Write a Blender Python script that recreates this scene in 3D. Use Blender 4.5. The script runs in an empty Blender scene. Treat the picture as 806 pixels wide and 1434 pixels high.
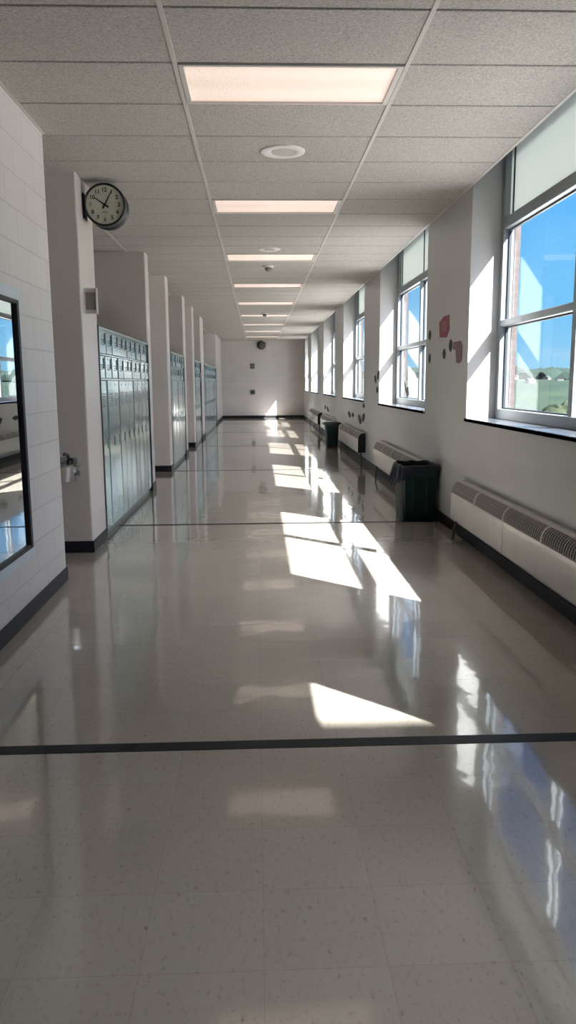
import bpy, bmesh, math, random
from mathutils import Vector, Matrix, noise
S = bpy.context.scene
COL = S.collection
random.seed(7)

# ------------------------------------------------------------------ camera
def make_camera():
    yaw, pit, roll, ez = 0.0377, 0.1657, -0.007, 1.4151
    cy, sy, cp, sp = math.cos(yaw), math.sin(yaw), math.cos(pit), math.sin(pit)
    F = Vector((sy*cp, cy*cp, -sp)); R = Vector((cy, -sy, 0)); U = R.cross(F)
    cr, sr = math.cos(roll), math.sin(roll)
    R2 = R*cr + U*sr; U2 = -R*sr + U*cr
    cam = bpy.data.cameras.new('camera'); o = bpy.data.objects.new('camera', cam)
    COL.objects.link(o)
    cam.sensor_fit = 'VERTICAL'; cam.sensor_height = 24.0; cam.sensor_width = 24.0
    cam.lens = 24.0*1087.6/1434.0
    cam.clip_start = 0.05; cam.clip_end = 5000
    m = Matrix((R2, U2, -F)).transposed().to_4x4(); m.translation = Vector((0, 0, ez))
    o.matrix_world = m
    S.camera = o
make_camera()

# ------------------------------------------------------------------ light
SUN_STRENGTH = 42.0
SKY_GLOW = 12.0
SUN_DIR = Vector((-1.0, 0.98, -1.37))
sd = bpy.data.lights.new('sun', 'SUN'); sd.energy = SUN_STRENGTH; sd.angle = math.radians(0.55)
sd.color = (1.0, 0.995, 0.965)
so = bpy.data.objects.new('sun', sd); COL.objects.link(so)
so.rotation_euler = SUN_DIR.to_track_quat('-Z', 'Y').to_euler()
so.location = (8, -8, 12)

w = bpy.data.worlds.new('world'); S.world = w; w.use_nodes = True
nt = w.node_tree; nt.nodes.clear()
wo = nt.nodes.new('ShaderNodeOutputWorld'); bg = nt.nodes.new('ShaderNodeBackground')
tc = nt.nodes.new('ShaderNodeTexCoord'); sx = nt.nodes.new('ShaderNodeSeparateXYZ')
cr = nt.nodes.new('ShaderNodeValToRGB')
nt.links.new(tc.outputs['Generated'], sx.inputs[0]); nt.links.new(sx.outputs['Z'], cr.inputs[0])
el = cr.color_ramp.elements
el[0].position = 0.0; el[0].color = (0.38, 0.74, 1.02, 1)
el[1].position = 1.0; el[1].color = (0.06, 0.20, 0.62, 1)
for p_, c_ in ((0.08, (0.21, 0.64, 1.08, 1)), (0.22, (0.12, 0.54, 1.10, 1)), (0.45, (0.07, 0.27, 0.75, 1))):
    e = el.new(p_); e.color = c_
# thin drifting cloud
nz = nt.nodes.new('ShaderNodeTexNoise'); mp = nt.nodes.new('ShaderNodeMapping')
mp.inputs['Scale'].default_value = (2, 2, 14); nz.inputs['Scale'].default_value = 1.6; nz.inputs['Detail'].default_value = 6
nt.links.new(tc.outputs['Generated'], mp.inputs[0]); nt.links.new(mp.outputs[0], nz.inputs[0])
mr = nt.nodes.new('ShaderNodeMapRange'); mr.inputs[1].default_value = 0.60; mr.inputs[2].default_value = 0.80; mr.inputs[4].default_value = 0.35
nt.links.new(nz.outputs[0], mr.inputs[0])
mx = nt.nodes.new('ShaderNodeMixRGB'); mx.inputs[2].default_value = (0.8, 0.9, 1.0, 1)
nt.links.new(mr.outputs[0], mx.inputs[0]); nt.links.new(cr.outputs[0], mx.inputs[1])
# the sky brightens towards the sun; unseen glow added to fill the corridor
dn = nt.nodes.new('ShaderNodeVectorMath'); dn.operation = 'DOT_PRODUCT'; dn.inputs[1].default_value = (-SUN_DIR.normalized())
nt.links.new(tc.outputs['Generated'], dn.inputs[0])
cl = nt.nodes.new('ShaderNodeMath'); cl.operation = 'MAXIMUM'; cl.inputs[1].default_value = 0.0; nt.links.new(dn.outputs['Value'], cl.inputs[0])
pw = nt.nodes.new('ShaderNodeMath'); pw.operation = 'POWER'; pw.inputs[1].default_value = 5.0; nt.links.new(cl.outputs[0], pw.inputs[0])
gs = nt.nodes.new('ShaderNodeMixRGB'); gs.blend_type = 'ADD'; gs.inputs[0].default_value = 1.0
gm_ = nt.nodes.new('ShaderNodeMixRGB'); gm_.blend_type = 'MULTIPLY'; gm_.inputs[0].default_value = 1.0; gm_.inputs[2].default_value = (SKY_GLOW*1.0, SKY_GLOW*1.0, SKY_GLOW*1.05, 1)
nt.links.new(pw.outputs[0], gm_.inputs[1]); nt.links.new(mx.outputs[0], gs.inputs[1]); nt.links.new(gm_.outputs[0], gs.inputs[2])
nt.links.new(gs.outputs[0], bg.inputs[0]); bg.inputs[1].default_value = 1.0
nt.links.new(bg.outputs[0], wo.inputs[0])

S.view_settings.view_transform = 'Standard'; S.view_settings.look = 'None'
S.view_settings.exposure = 0.06; S.view_settings.gamma = 1.0
try: S.view_settings.use_curve_mapping = False
except Exception: pass

# ------------------------------------------------------------------ constants of the place
XL, XR, HC, YB = -1.408, 1.853, 3.055, 31.5
YN = -7.0                       # corridor end behind the viewer
PER = 5.03                      # window bay
WIN_FAR = 6.90; WIN_LEN = 3.29
TBX = -0.4085; TY0 = 3.7728; TL = 0.6096; TW = 1.219

# ------------------------------------------------------------------ materials
def mat(name, col=(0.5, 0.5, 0.5), rough=0.5, metal=0.0, spec=0.5, coat=0.0, coat_rough=0.05):
    m = bpy.data.materials.new(name); m.use_nodes = True
    b = m.node_tree.nodes['Principled BSDF']
    b.inputs['Base Color'].default_value = (*col, 1); b.inputs['Roughness'].default_value = rough
    b.inputs['Metallic'].default_value = metal
    b.inputs['Specular IOR Level'].default_value = spec
    b.inputs['Coat Weight'].default_value = coat; b.inputs['Coat Roughness'].default_value = coat_rough
    return m
def N(m, t, **kw):
    n = m.node_tree.nodes.new(t)
    for k, v in kw.items():
        if k in n.inputs: n.inputs[k].default_value = v
        else: setattr(n, k, v)
    return n
def L(m, a, b): m.node_tree.links.new(a, b)
def bsdf(m): return m.node_tree.nodes['Principled BSDF']
def noisy(m, c1, c2, scale=8.0, detail=4.0, bump=0.0, bscale=None, rough=None):
    """colour mottling between c1 and c2 in object space, optional bump"""
    tc = N(m, 'ShaderNodeTexCoord'); n = N(m, 'ShaderNodeTexNoise', Scale=scale, Detail=detail)
    L(m, tc.outputs['Object'], n.inputs['Vector'])
    r = N(m, 'ShaderNodeValToRGB'); r.color_ramp.elements[0].position = 0.3; r.color_ramp.elements[1].position = 0.7
    r.color_ramp.elements[0].color = (*c1, 1); r.color_ramp.elements[1].color = (*c2, 1)
    L(m, n.outputs['Fac'], r.inputs[0]); L(m, r.outputs[0], bsdf(m).inputs['Base Color'])
    if bump:
        n2 = N(m, 'ShaderNodeTexNoise', Scale=bscale or scale*4, Detail=3.0); L(m, tc.outputs['Object'], n2.inputs['Vector'])
        b = N(m, 'ShaderNodeBump', Strength=bump, Distance=0.01)
        L(m, n2.outputs['Fac'], b.inputs['Height']); L(m, b.outputs[0], bsdf(m).inputs['Normal'])
    return m

def block_mat(name, c1, c2, axes, mortar=(0.56, 0.53, 0.51), jb=0.45):
    """painted concrete block; axes picks the world axes used as (u, v)"""
    m = mat(name, c1, 0.38, spec=0.5)
    tc = N(m, 'ShaderNodeTexCoord'); s = N(m, 'ShaderNodeSeparateXYZ'); c = N(m, 'ShaderNodeCombineXYZ')
    L(m, tc.outputs['Object'], s.inputs[0])
    L(m, s.outputs[axes[0]], c.inputs[0])
    a = N(m, 'ShaderNodeMath', operation='ADD'); a.inputs[1].default_value = -0.03 + 8.0
    L(m, s.outputs['Z'], a.inputs[0]); L(m, a.outputs[0], c.inputs[1])
    br = N(m, 'ShaderNodeTexBrick')
    br.offset = 0.5; br.inputs['Scale'].default_value = 1.0
    br.inputs['Brick Width'].default_value = 0.4064; br.inputs['Row Height'].default_value = 0.2
    br.inputs['Mortar Size'].default_value = 0.004; br.inputs['Mortar Smooth'].default_value = 0.3
    br.inputs['Color1'].default_value = (*c1, 1); br.inputs['Color2'].default_value = (*c2, 1)
    br.inputs['Mortar'].default_value = (*mortar, 1)
    L(m, c.outputs[0], br.inputs['Vector'])
    n = N(m, 'ShaderNodeTexNoise', Scale=1.3, Detail=5.0); L(m, tc.outputs['Object'], n.inputs['Vector'])
    rr = N(m, 'ShaderNodeMapRange'); rr.inputs[3].default_value = 0.93; rr.inputs[4].default_value = 1.05; L(m, n.outputs['Fac'], rr.inputs[0])
    mu = N(m, 'ShaderNodeMixRGB', blend_type='MULTIPLY'); mu.inputs[0].default_value = 1.0
    L(m, br.outputs['Color'], mu.inputs[1]); L(m, rr.outputs[0], mu.inputs[2]); L(m, mu.outputs[0], bsdf(m).inputs['Base Color'])
    n2 = N(m, 'ShaderNodeTexNoise', Scale=90.0, Detail=4.0); L(m, tc.outputs['Object'], n2.inputs['Vector'])
    b1 = N(m, 'ShaderNodeBump', Strength=0.12, Distance=0.004); L(m, n2.outputs['Fac'], b1.inputs['Height'])
    b2 = N(m, 'ShaderNodeBump', Strength=jb, Distance=0.005, invert=True); L(m, br.outputs['Fac'], b2.inputs['Height'])
    L(m, b1.outputs[0], b2.inputs['Normal']); L(m, b2.outputs[0], bsdf(m).inputs['Normal'])
    return m
W1c, W2c = (0.62, 0.58, 0.565), (0.66, 0.615, 0.60)
M_WALLY = block_mat('painted block side', W1c, W2c, ('Y',), (0.50, 0.46, 0.445))
M_WALLX = block_mat('painted block cross', W1c, W2c, ('X',), (0.56, 0.53, 0.51))
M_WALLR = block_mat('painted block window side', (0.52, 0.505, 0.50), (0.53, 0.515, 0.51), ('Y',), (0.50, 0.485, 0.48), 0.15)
M_PLAIN = noisy(mat('smooth painted plaster', W1c, 0.32), (0.60, 0.54, 0.515), (0.65, 0.585, 0.56), 1.2, 5, 0.1, 60)
M_BASE = mat('black vinyl baseboard', (0.014, 0.014, 0.018), 0.45, spec=0.25)
M_GRID = mat('ceiling runner paint', (0.55, 0.50, 0.47), 0.45)
M_TEE = mat('cross tee shadow grey', (0.20, 0.18, 0.165), 0.7)

def ceiling_mat():
    m = mat('acoustic tile', (0.5, 0.46, 0.43), 0.9, spec=0.2)
    tc = N(m, 'ShaderNodeTexCoord')
    mp = N(m, 'ShaderNodeMapping'); mp.inputs['Scale'].default_value = (1.0, 2.2, 1.0); L(m, tc.outputs['Object'], mp.inputs[0])
    n = N(m, 'ShaderNodeTexNoise', Scale=85.0, Detail=5.0, Roughness=0.7); L(m, mp.outputs[0], n.inputs['Vector'])
    r = N(m, 'ShaderNodeValToRGB'); r.color_ramp.elements[0].position = 0.34; r.color_ramp.elements[1].position = 0.60
    r.color_ramp.elements[0].color = (0.26, 0.235, 0.215, 1); r.color_ramp.elements[1].color = (0.56, 0.52, 0.49, 1)
    L(m, n.outputs['Fac'], r.inputs[0])
    n3 = N(m, 'ShaderNodeTexNoise', Scale=0.9, Detail=3.0); L(m, tc.outputs['Object'], n3.inputs['Vector'])
    rr = N(m, 'ShaderNodeMapRange'); rr.inputs[3].default_value = 0.9; rr.inputs[4].default_value = 1.08; L(m, n3.outputs['Fac'], rr.inputs[0])
    mu = N(m, 'ShaderNodeMixRGB', blend_type='MULTIPLY'); mu.inputs[0].default_value = 1.0
    L(m, r.outputs[0], mu.inputs[1]); L(m, rr.outputs[0], mu.inputs[2]); L(m, mu.outputs[0], bsdf(m).inputs['Base Color'])
    b = N(m, 'ShaderNodeBump', Strength=0.5, Distance=0.004); L(m, n.outputs['Fac'], b.inputs['Height']); L(m, b.outputs[0], bsdf(m).inputs['Normal'])
    return m
M_CEIL = ceiling_mat()

def floor_mat():
    m = mat('waxed vinyl tile', (0.33, 0.3, 0.27), 0.1, spec=0.5, coat=0.75, coat_rough=0.035)
    tc = N(m, 'ShaderNodeTexCoord')
    mp = N(m, 'ShaderNodeMapping'); mp.inputs['Location'].default_value = (0.002, -0.16, 0); L(m, tc.outputs['Object'], mp.inputs[0])
    br = N(m, 'ShaderNodeTexBrick'); br.offset = 0.0
    br.inputs['Scale'].default_value = 1.0; br.inputs['Brick Width'].default_value = 0.305; br.inputs['Row Height'].default_value = 0.305
    br.inputs['Mortar Size'].default_value = 0.0008; br.inputs['Mortar Smooth'].default_value = 0.4; br.inputs['Bias'].default_value = 0.0
    br.inputs['Color1'].default_value = (0.375, 0.325, 0.275, 1); br.inputs['Color2'].default_value = (0.395, 0.345, 0.295, 1)
    br.inputs['Mortar'].default_value = (0.30, 0.25, 0.21, 1)
    L(m, mp.outputs[0], br.inputs['Vector'])
    # flecks of the tile, stretched
    mp2 = N(m, 'ShaderNodeMapping'); mp2.inputs['Scale'].default_value = (70, 36, 1); L(m, tc.outputs['Object'], mp2.inputs[0])
    n = N(m, 'ShaderNodeTexNoise', Scale=1.0, Detail=4.0, Roughness=0.7); L(m, mp2.outputs[0], n.inputs['Vector'])
    r = N(m, 'ShaderNodeValToRGB'); e = r.color_ramp.elements
    e[0].position = 0.27; e[0].color = (0.62, 0.58, 0.55, 1); e[1].position = 0.42; e[1].color = (1, 1, 1, 1)
    e2 = e.new(0.72); e2.color = (1.06, 1.05, 1.04, 1)
    L(m, n.outputs['Fac'], r.inputs[0])
    mu = N(m, 'ShaderNodeMixRGB', blend_type='MULTIPLY'); mu.inputs[0].default_value = 1.0
    L(m, br.outputs['Color'], mu.inputs[1]); L(m, r.outputs[0], mu.inputs[2])
    # scattered specks and scuffs
    v = N(m, 'ShaderNodeTexVoronoi', Scale=5.0); L(m, tc.outputs['Object'], v.inputs['Vector'])
    vr = N(m, 'ShaderNodeMapRange'); vr.inputs[1].default_value = 0.012; vr.inputs[2].default_value = 0.03; vr.inputs[3].default_value = 0.55; vr.inputs[4].default_value = 1.0
    L(m, v.outputs['Distance'], vr.inputs[0])
    mu2 = N(m, 'ShaderNodeMixRGB', blend_type='MULTIPLY'); mu2.inputs[0].default_value = 1.0
    L(m, mu.outputs[0], mu2.inputs[1]); L(m, vr.outputs[0], mu2.inputs[2])
    L(m, mu2.outputs[0], bsdf(m).inputs['Base Color'])
    # wax: uneven polish and slow waves
    mp3 = N(m, 'ShaderNodeMapping'); mp3.inputs['Scale'].default_value = (1.0, 0.6, 1); L(m, tc.outputs['Object'], mp3.inputs[0])
    n4 = N(m, 'ShaderNodeTexNoise', Scale=1.6, Detail=5.0); L(m, mp3.outputs[0], n4.inputs['Vector'])
    rr = N(m, 'ShaderNodeMapRange'); rr.inputs[1].default_value = 0.3; rr.inputs[2].default_value = 0.7; rr.inputs[3].default_value = 0.085; rr.inputs[4].default_value = 0.14
    L(m, n4.outputs['Fac'], rr.inputs[0]); L(m, rr.outputs[0], bsdf(m).inputs['Roughness'])
    n5 = N(m, 'ShaderNodeTexNoise', Scale=5.0, Detail=2.0); L(m, tc.outputs['Object'], n5.inputs['Vector'])
    b1 = N(m, 'ShaderNodeBump', Strength=0.3, Distance=0.004); L(m, n5.outputs['Fac'], b1.inputs['Height'])
    b2 = N(m, 'ShaderNodeBump', Strength=0.3, Distance=0.001, invert=True); L(m, br.outputs['Fac'], b2.inputs['Height'])
    L(m, b1.outputs[0], b2.inputs['Normal']); L(m, b2.outputs[0], bsdf(m).inputs['Normal']); L(m, b2.outputs[0], bsdf(m).inputs['Coat Normal'])
    return m
M_FLOOR = floor_mat()
M_STRIP = mat('dark floor strip', (0.018, 0.018, 0.022), 0.4, spec=0.12)

M_ALU = mat('grey window aluminium', (0.27, 0.30, 0.325), 0.35, 0.3)
M_GASKET = mat('black glazing gasket', (0.03, 0.035, 0.045), 0.5)
M_SLATE = noisy(mat('dark slate sill', (0.05, 0.055, 0.07), 0.22), (0.04, 0.045, 0.06), (0.07, 0.075, 0.09), 10)
M_BRICK = mat('brick outside', (0.4, 0.25, 0.2), 0.9)
def brick_out():
    m = M_BRICK; tc = N(m, 'ShaderNodeTexCoord'); s = N(m, 'ShaderNodeSeparateXYZ'); c = N(m, 'ShaderNodeCombineXYZ'); L(m, tc.outputs['Object'], s.inputs[0])
    ad = N(m, 'ShaderNodeMath', operation='ADD'); L(m, s.outputs['X'], ad.inputs[0]); L(m, s.outputs['Y'], ad.inputs[1])
    L(m, ad.outputs[0], c.inputs[0]); L(m, s.outputs['Z'], c.inputs[1])
    br = N(m, 'ShaderNodeTexBrick'); br.inputs['Scale'].default_value = 1.0; br.inputs['Brick Width'].default_value = 0.2; br.inputs['Row Height'].default_value = 0.07
    br.inputs['Mortar Size'].default_value = 0.006
    br.inputs['Color1'].default_value = (0.085, 0.062, 0.06, 1); br.inputs['Color2'].default_value = (0.07, 0.05, 0.048, 1); br.inputs['Mortar'].default_value = (0.09, 0.08, 0.078, 1)
    L(m, c.outputs[0], br.inputs['Vector']); L(m, br.outputs['Color'], bsdf(m).inputs['Base Color'])
brick_out()

def glass_mat(name, tint=(0.96, 0.985, 0.99), k=0.5):
    m = bpy.data.materials.new(name); m.use_nodes = True; t = m.node_tree; t.nodes.clear()
    out = t.nodes.new('ShaderNodeOutputMaterial'); tr = t.nodes.new('ShaderNodeBsdfTransparent'); gl = t.nodes.new('ShaderNodeBsdfGlossy')
    tr.inputs[0].default_value = (*tint, 1); gl.inputs['Roughness'].default_value = 0.0; gl.inputs[0].default_value = (0.95, 0.97, 1, 1)
    g = t.nodes.new('ShaderNodeNewGeometry'); d = t.nodes.new('ShaderNodeVectorMath'); d.operation = 'DOT_PRODUCT'
    t.links.new(g.outputs['Incoming'], d.inputs[0]); t.links.new(g.outputs['Normal'], d.inputs[1])
    a = t.nodes.new('ShaderNodeMath'); a.operation = 'ABSOLUTE'; t.links.new(d.outputs['Value'], a.inputs[0])
    s1 = t.nodes.new('ShaderNodeMath'); s1.operation = 'SUBTRACT'; s1.inputs[0].default_value = 1; t.links.new(a.outputs[0], s1.inputs[1])
    p = t.nodes.new('ShaderNodeMath'); p.operation = 'POWER'; p.inputs[1].default_value = 5; t.links.new(s1.outputs[0], p.inputs[0])
    ml = t.nodes.new('ShaderNodeMath'); ml.operation = 'MULTIPLY_ADD'; ml.inputs[1].default_value = 0.95*k; ml.inputs[2].default_value = 0.045*k; ml.use_clamp = True
    t.links.new(p.outputs[0], ml.inputs[0])
    mix = t.nodes.new('ShaderNodeMixShader'); t.links.new(ml.outputs[0], mix.inputs[0]); t.links.new(tr.outputs[0], mix.inputs[1]); t.links.new(gl.outputs[0], mix.inputs[2])
    t.links.new(mix.outputs[0], out.inputs[0])
    return m
M_GLASS = glass_mat('window glass')

def panel_mat():
    m = bpy.data.materials.new('translucent white panel'); m.use_nodes = True; t = m.node_tree; t.nodes.clear()
    out = t.nodes.new('ShaderNodeOutputMaterial'); d = t.nodes.new('ShaderNodeBsdfDiffuse'); tr = t.nodes.new('ShaderNodeBsdfTranslucent')
    d.inputs[0].default_value = (0.72, 0.77, 0.77, 1); tr.inputs[0].default_value = (0.56, 0.58, 0.56, 1)
    mix = t.nodes.new('ShaderNodeMixShader'); mix.inputs[0].default_value = 0.35
    t.links.new(d.outputs[0], mix.inputs[1]); t.links.new(tr.outputs[0], mix.inputs[2]); t.links.new(mix.outputs[0], out.inputs[0])
    return m
M_PANEL = panel_mat()

def emis(name, col, st):
    m = bpy.data.materials.new(name); m.use_nodes = True; b = bsdf(m)
    b.inputs['Base Color'].default_value = (0.6, 0.55, 0.5, 1); b.inputs['Roughness'].default_value = 0.3
    b.inputs['Emission Color'].default_value = (*col, 1); b.inputs['Emission Strength'].default_value = st
    return m
M_DIFF = emis('prismatic diffuser', (1.0, 0.74, 0.62), 0.62)
def diffuser_prisms():
    m = M_DIFF; tc = N(m, 'ShaderNodeTexCoord'); v = N(m, 'ShaderNodeTexVoronoi', Scale=70.0); L(m, tc.outputs['Object'], v.inputs['Vector'])
    b = N(m, 'ShaderNodeBump', Strength=0.6, Distance=0.003); L(m, v.outputs['Distance'], b.inputs['Height']); L(m, b.outputs[0], bsdf(m).inputs['Normal'])
    # two tubes behind the lens give brighter bands along the long side
    s = N(m, 'ShaderNodeSeparateXYZ'); L(m, tc.outputs['Object'], s.inputs[0])
    c = N(m, 'ShaderNodeMath', operation='MULTIPLY'); c.inputs[1].default_value = 22.0; L(m, s.outputs['Y'], c.inputs[0])
    co = N(m, 'ShaderNodeMath', operation='COSINE'); L(m, c.outputs[0], co.inputs[0])
    mr_ = N(m, 'ShaderNodeMapRange'); mr_.inputs[1].default_value = -1; mr_.inputs[2].default_value = 1; mr_.inputs[3].default_value = 0.66; mr_.inputs[4].default_value = 0.54
    L(m, co.outputs[0], mr_.inputs[0]); L(m, mr_.outputs[0], bsdf(m).inputs['Emission Strength'])
diffuser_prisms()
M_WHITE = mat('white enamel', (0.70, 0.68, 0.66), 0.35)
M_FRAME_L = mat('fixture frame', (0.6, 0.56, 0.53), 0.35)
M_BLACK = mat('black paint', (0.012, 0.014, 0.017), 0.45, spec=0.3)
M_STEEL = mat('brushed stainless', (0.55, 0.56, 0.56), 0.25, 1.0)
M_MIRROR = mat('mirror glass', (0.80, 0.83, 0.84), 0.008, 1.0)
M_LOCK = noisy(mat('teal enamel locker', (0.3, 0.45, 0.47), 0.16, metal=0.6, spec=0.8, coat=0.4, coat_rough=0.06), (0.33, 0.50, 0.52), (0.43, 0.60, 0.62), 2.5, 3, 0.35, 5)
M_LOCKD = mat('dark locker gap', (0.02, 0.03, 0.032), 0.4)
M_RAD = noisy(mat('cream radiator enamel', (0.62, 0.58, 0.54), 0.3, coat=0.3), (0.60, 0.56, 0.525), (0.66, 0.62, 0.58), 4, 3)
M_RADIN = mat('dark radiator inside', (0.05, 0.045, 0.04), 0.7)
M_GREEN = noisy(mat('dark green plastic', (0.003, 0.02, 0.022), 0.42, spec=0.35), (0.0025, 0.017, 0.019), (0.004, 0.025, 0.026), 6, 3)
M_BAG = mat('black bin liner', (0.008, 0.009, 0.017), 0.38, spec=0.3)
M_CLOCKF = mat('cream clock dial', (0.50, 0.50, 0.41), 0.35)
M_RED = noisy(mat('red paper', (0.25, 0.05, 0.07), 0.7), (0.23, 0.05, 0.07), (0.33, 0.10, 0.12), 14)
M_PINK = noisy(mat('faded pink paper', (0.18, 0.10, 0.12), 0.7), (0.16, 0.085, 0.105), (0.23, 0.14, 0.16), 14)
M_DARKP = mat('dark paper', (0.025, 0.03, 0.035), 0.7)
M_GREY = mat('grey plastic', (0.10, 0.095, 0.09), 0.5)
M_PAPER = mat('pale paper', (0.62, 0.62, 0.62), 0.7)
M_ORANGE = mat('orange hand', (0.45, 0.16, 0.03), 0.4)
M_DKMETAL = mat('dark bronze metal', (0.06, 0.055, 0.05), 0.35, 0.6)

# ------------------------------------------------------------------ mesh helpers
class MB:
    def __init__(s): s.bm = bmesh.new()
    def box(s, x0, x1, y0, y1, z0, z1, bevel=0.0, seg=2):
        b = bmesh.new()
        bmesh.ops.create_cube(b, size=1.0)
        for v in b.verts:
            v.co = Vector(((x0+x1)/2+v.co.x*(x1-x0), (y0+y1)/2+v.co.y*(y1-y0), (z0+z1)/2+v.co.z*(z1-z0)))
        if bevel: bmesh.ops.bevel(b, geom=b.edges[:], offset=bevel, segments=seg, affect='EDGES', profile=0.5)
        s._merge(b); return s
    def _merge(s, b, mtx=None):
        if mtx is not None: b.transform(mtx)
        me = bpy.data.meshes.new('t'); b.to_mesh(me); b.free(); s.bm.from_mesh(me); bpy.data.meshes.remove(me)
    def cyl(s, p0, p1, r0, r1=None, seg=24, cap=True):
        r1 = r0 if r1 is None else r1
        p0, p1 = Vector(p0), Vector(p1); d = p1-p0
        b = bmesh.new(); bmesh.ops.create_cone(b, cap_ends=cap, segments=seg, radius1=r0, radius2=r1, depth=d.length)
        s._merge(b, Matrix.Translation((p0+p1)/2) @ d.to_track_quat('Z', 'Y').to_matrix().to_4x4()); return s
    def ball(s, c, r, sub=2, scale=(1, 1, 1), jit=0.0, seed=0):
        b = bmesh.new(); bmesh.ops.create_icosphere(b, subdivisions=sub, radius=1.0)
        for v in b.verts:
            k = 1.0 + (jit*noise.noise(v.co*2.3+Vector((seed*7.1, seed*3.3, 0))) if jit else 0)
            v.co = Vector((v.co.x*scale[0]*r*k, v.co.y*scale[1]*r*k, v.co.z*scale[2]*r*k))+Vector(c)
        s._merge(b); return s
    def tube(s, pts, r, seg=10):
        pts = [Vector(p) for p in pts]; b = s.bm; rings = []
        for i, p in enumerate(pts):
            d = (pts[min(i+1, len(pts)-1)]-pts[max(i-1, 0)]).normalized()
            q = d.to_track_quat('Z', 'Y')
            rings.append([b.verts.new(p+q @ Vector((math.cos(a)*r, math.sin(a)*r, 0))) for a in [2*math.pi*k/seg for k in range(seg)]])
        for a, c in zip(rings, rings[1:]):
            for k in range(seg): b.faces.new((a[k], a[(k+1) % seg], c[(k+1) % seg], c[k]))
        b.faces.new(rings[0][::-1]); b.faces.new(rings[-1]); return s
    def lathe(s, prof, c=(0, 0, 0), axis='Z', seg=48):
        b = bmesh.new(); rings = []
        for r, h in prof:
            rings.append([b.verts.new((math.cos(2*math.pi*k/seg)*r, math.sin(2*math.pi*k/seg)*r, h)) for k in range(seg)] if r > 1e-6 else [b.verts.new((0, 0, h))])
        for a, d in zip(rings, rings[1:]):
            for k in range(seg):
                k2 = (k+1) % seg
                if len(a) == 1 and len(d) == 1: continue
                if len(a) == 1: b.faces.new((a[0], d[k], d[k2]))
                elif len(d) == 1: b.faces.new((a[k], a[k2], d[0]))
                else: b.faces.new((a[k], a[k2], d[k2], d[k]))
        if axis == 'Y-': mt = Matrix.Rotation(math.pi/2, 4, 'X')
        elif axis == 'X': mt = Matrix.Rotation(math.pi/2, 4, 'Y')
        elif axis == '-Z': mt = Matrix.Rotation(math.pi, 4, 'X')
        else: mt = Matrix.Identity(4)
        bmesh.ops.recalc_face_normals(b, faces=b.faces[:])
        s._merge(b, Matrix.Translation(Vector(c)) @ mt); return s
    def prism(s, pts, ext):
        """closed polygon pts (3D) pushed by vector ext"""
        b = bmesh.new(); ext = Vector(ext)
        a = [b.verts.new(Vector(p)) for p in pts]; c = [b.verts.new(Vector(p)+ext) for p in pts]; n = len(pts)
        b.faces.new(a); b.faces.new(c[::-1])
        for k in range(n): b.faces.new((a[k], a[(k+1) % n], c[(k+1) % n], c[k]))
        bmesh.ops.recalc_face_normals(b, faces=b.faces[:]); s._merge(b); return s
    def build(s, name, m, parent=None, smooth=False, label=None):
        me = bpy.data.meshes.new(name); s.bm.to_mesh(me); s.bm.free()
        me.materials.append(m)
        if smooth:
            for p in me.polygons: p.use_smooth = True
            try: me.set_sharp_from_angle(angle=math.radians(35))
            except Exception: pass
        o = bpy.data.objects.new(name, me); COL.objects.link(o)
        if parent is not None: o.parent = parent
        if label: o['label'] = label
        return o
def tag(o, label, cat, group=None):
    o['label'] = label; o['category'] = cat
    if group: o['group'] = group
    return o
def empty(name, loc=(0, 0, 0), rz=0.0):
    o = bpy.data.objects.new(name, None); COL.objects.link(o); o.location = loc; o.rotation_euler = (0, 0, rz); o.empty_display_size = 0.1
    return o
def struct(o): o['kind'] = 'structure'; return o
def copy_tree(o, parent=None):
    c = o.copy(); COL.objects.link(c); c.parent = parent
    for ch in list(o.children): copy_tree(ch, c)
    return c

# ------------------------------------------------------------------ setting: floor, ceiling, walls
struct(MB().box(-3.2, XR+0.45, YN-0.3, YB+0.3, -0.2, 0.0).build('floor', M_FLOOR))
k = 0
for i in range(-2, 6):
    yy = 2.885+4.88*i
    if yy < YN or yy > YB: continue
    k += 1
    hw = 0.036 if i <= 0 else 0.028
    struct(MB().box(XL+0.001, XR-0.013, yy-hw, yy+hw, 0.0, 0.0012).build('trim_%d' % k, M_STRIP))
NTRIM = k

def ceiling():
    c = MB(); n0 = int((YN-TY0)/TL)-1; n1 = int((YB-TY0)/TL)+2
    lights = set(1+5*q for q in range(-2, 10))
    for r in range(n0, n1):
        for cidx, xa in enumerate([TBX-2*TW, TBX-TW, TBX, TBX+TW]):
            x0, x1 = xa+0.006, min(xa+TW-0.006, XR-0.002)
            if cidx == 0: x0 = max(x0, -3.1)
            y0, y1 = TY0+r*TL+0.008, min(TY0+(r+1)*TL-0.008, YB)
            if y1 <= y0 or x1 <= x0: continue
            if cidx == 2 and r in lights and TY0+(r+1)*TL < YB: continue
            c.box(x0, x1, y0, y1, HC, HC+0.016, 0.004, 1)
    return c.build('ceiling', M_CEIL)
struct(ceiling())
# suspended grid: runners along the corridor, tees across it
g = MB()
for xa in (TBX-TW, TBX, TBX+TW): g.box(xa-0.012, xa+0.012, YN, YB, HC-0.004, HC+0.03, 0.001, 1)
g.box(XR-0.024, XR-0.001, YN, YB, HC-0.003, HC+0.02)
g.box(XL, XL+0.022, YN, 5.56, HC-0.003, HC+0.02)
NTRIM += 1; struct(g.build('trim_%d' % NTRIM, M_GRID))
g = MB()
for r in range(int((YN-TY0)/TL), int((YB-TY0)/TL)+1):
    g.box(-3.1, XR-0.03, TY0+r*TL-0.011, TY0+r*TL+0.011, HC+0.006, HC+0.012)
NTRIM += 1; struct(g.build('trim_%d' % NTRIM, M_TEE))

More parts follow.
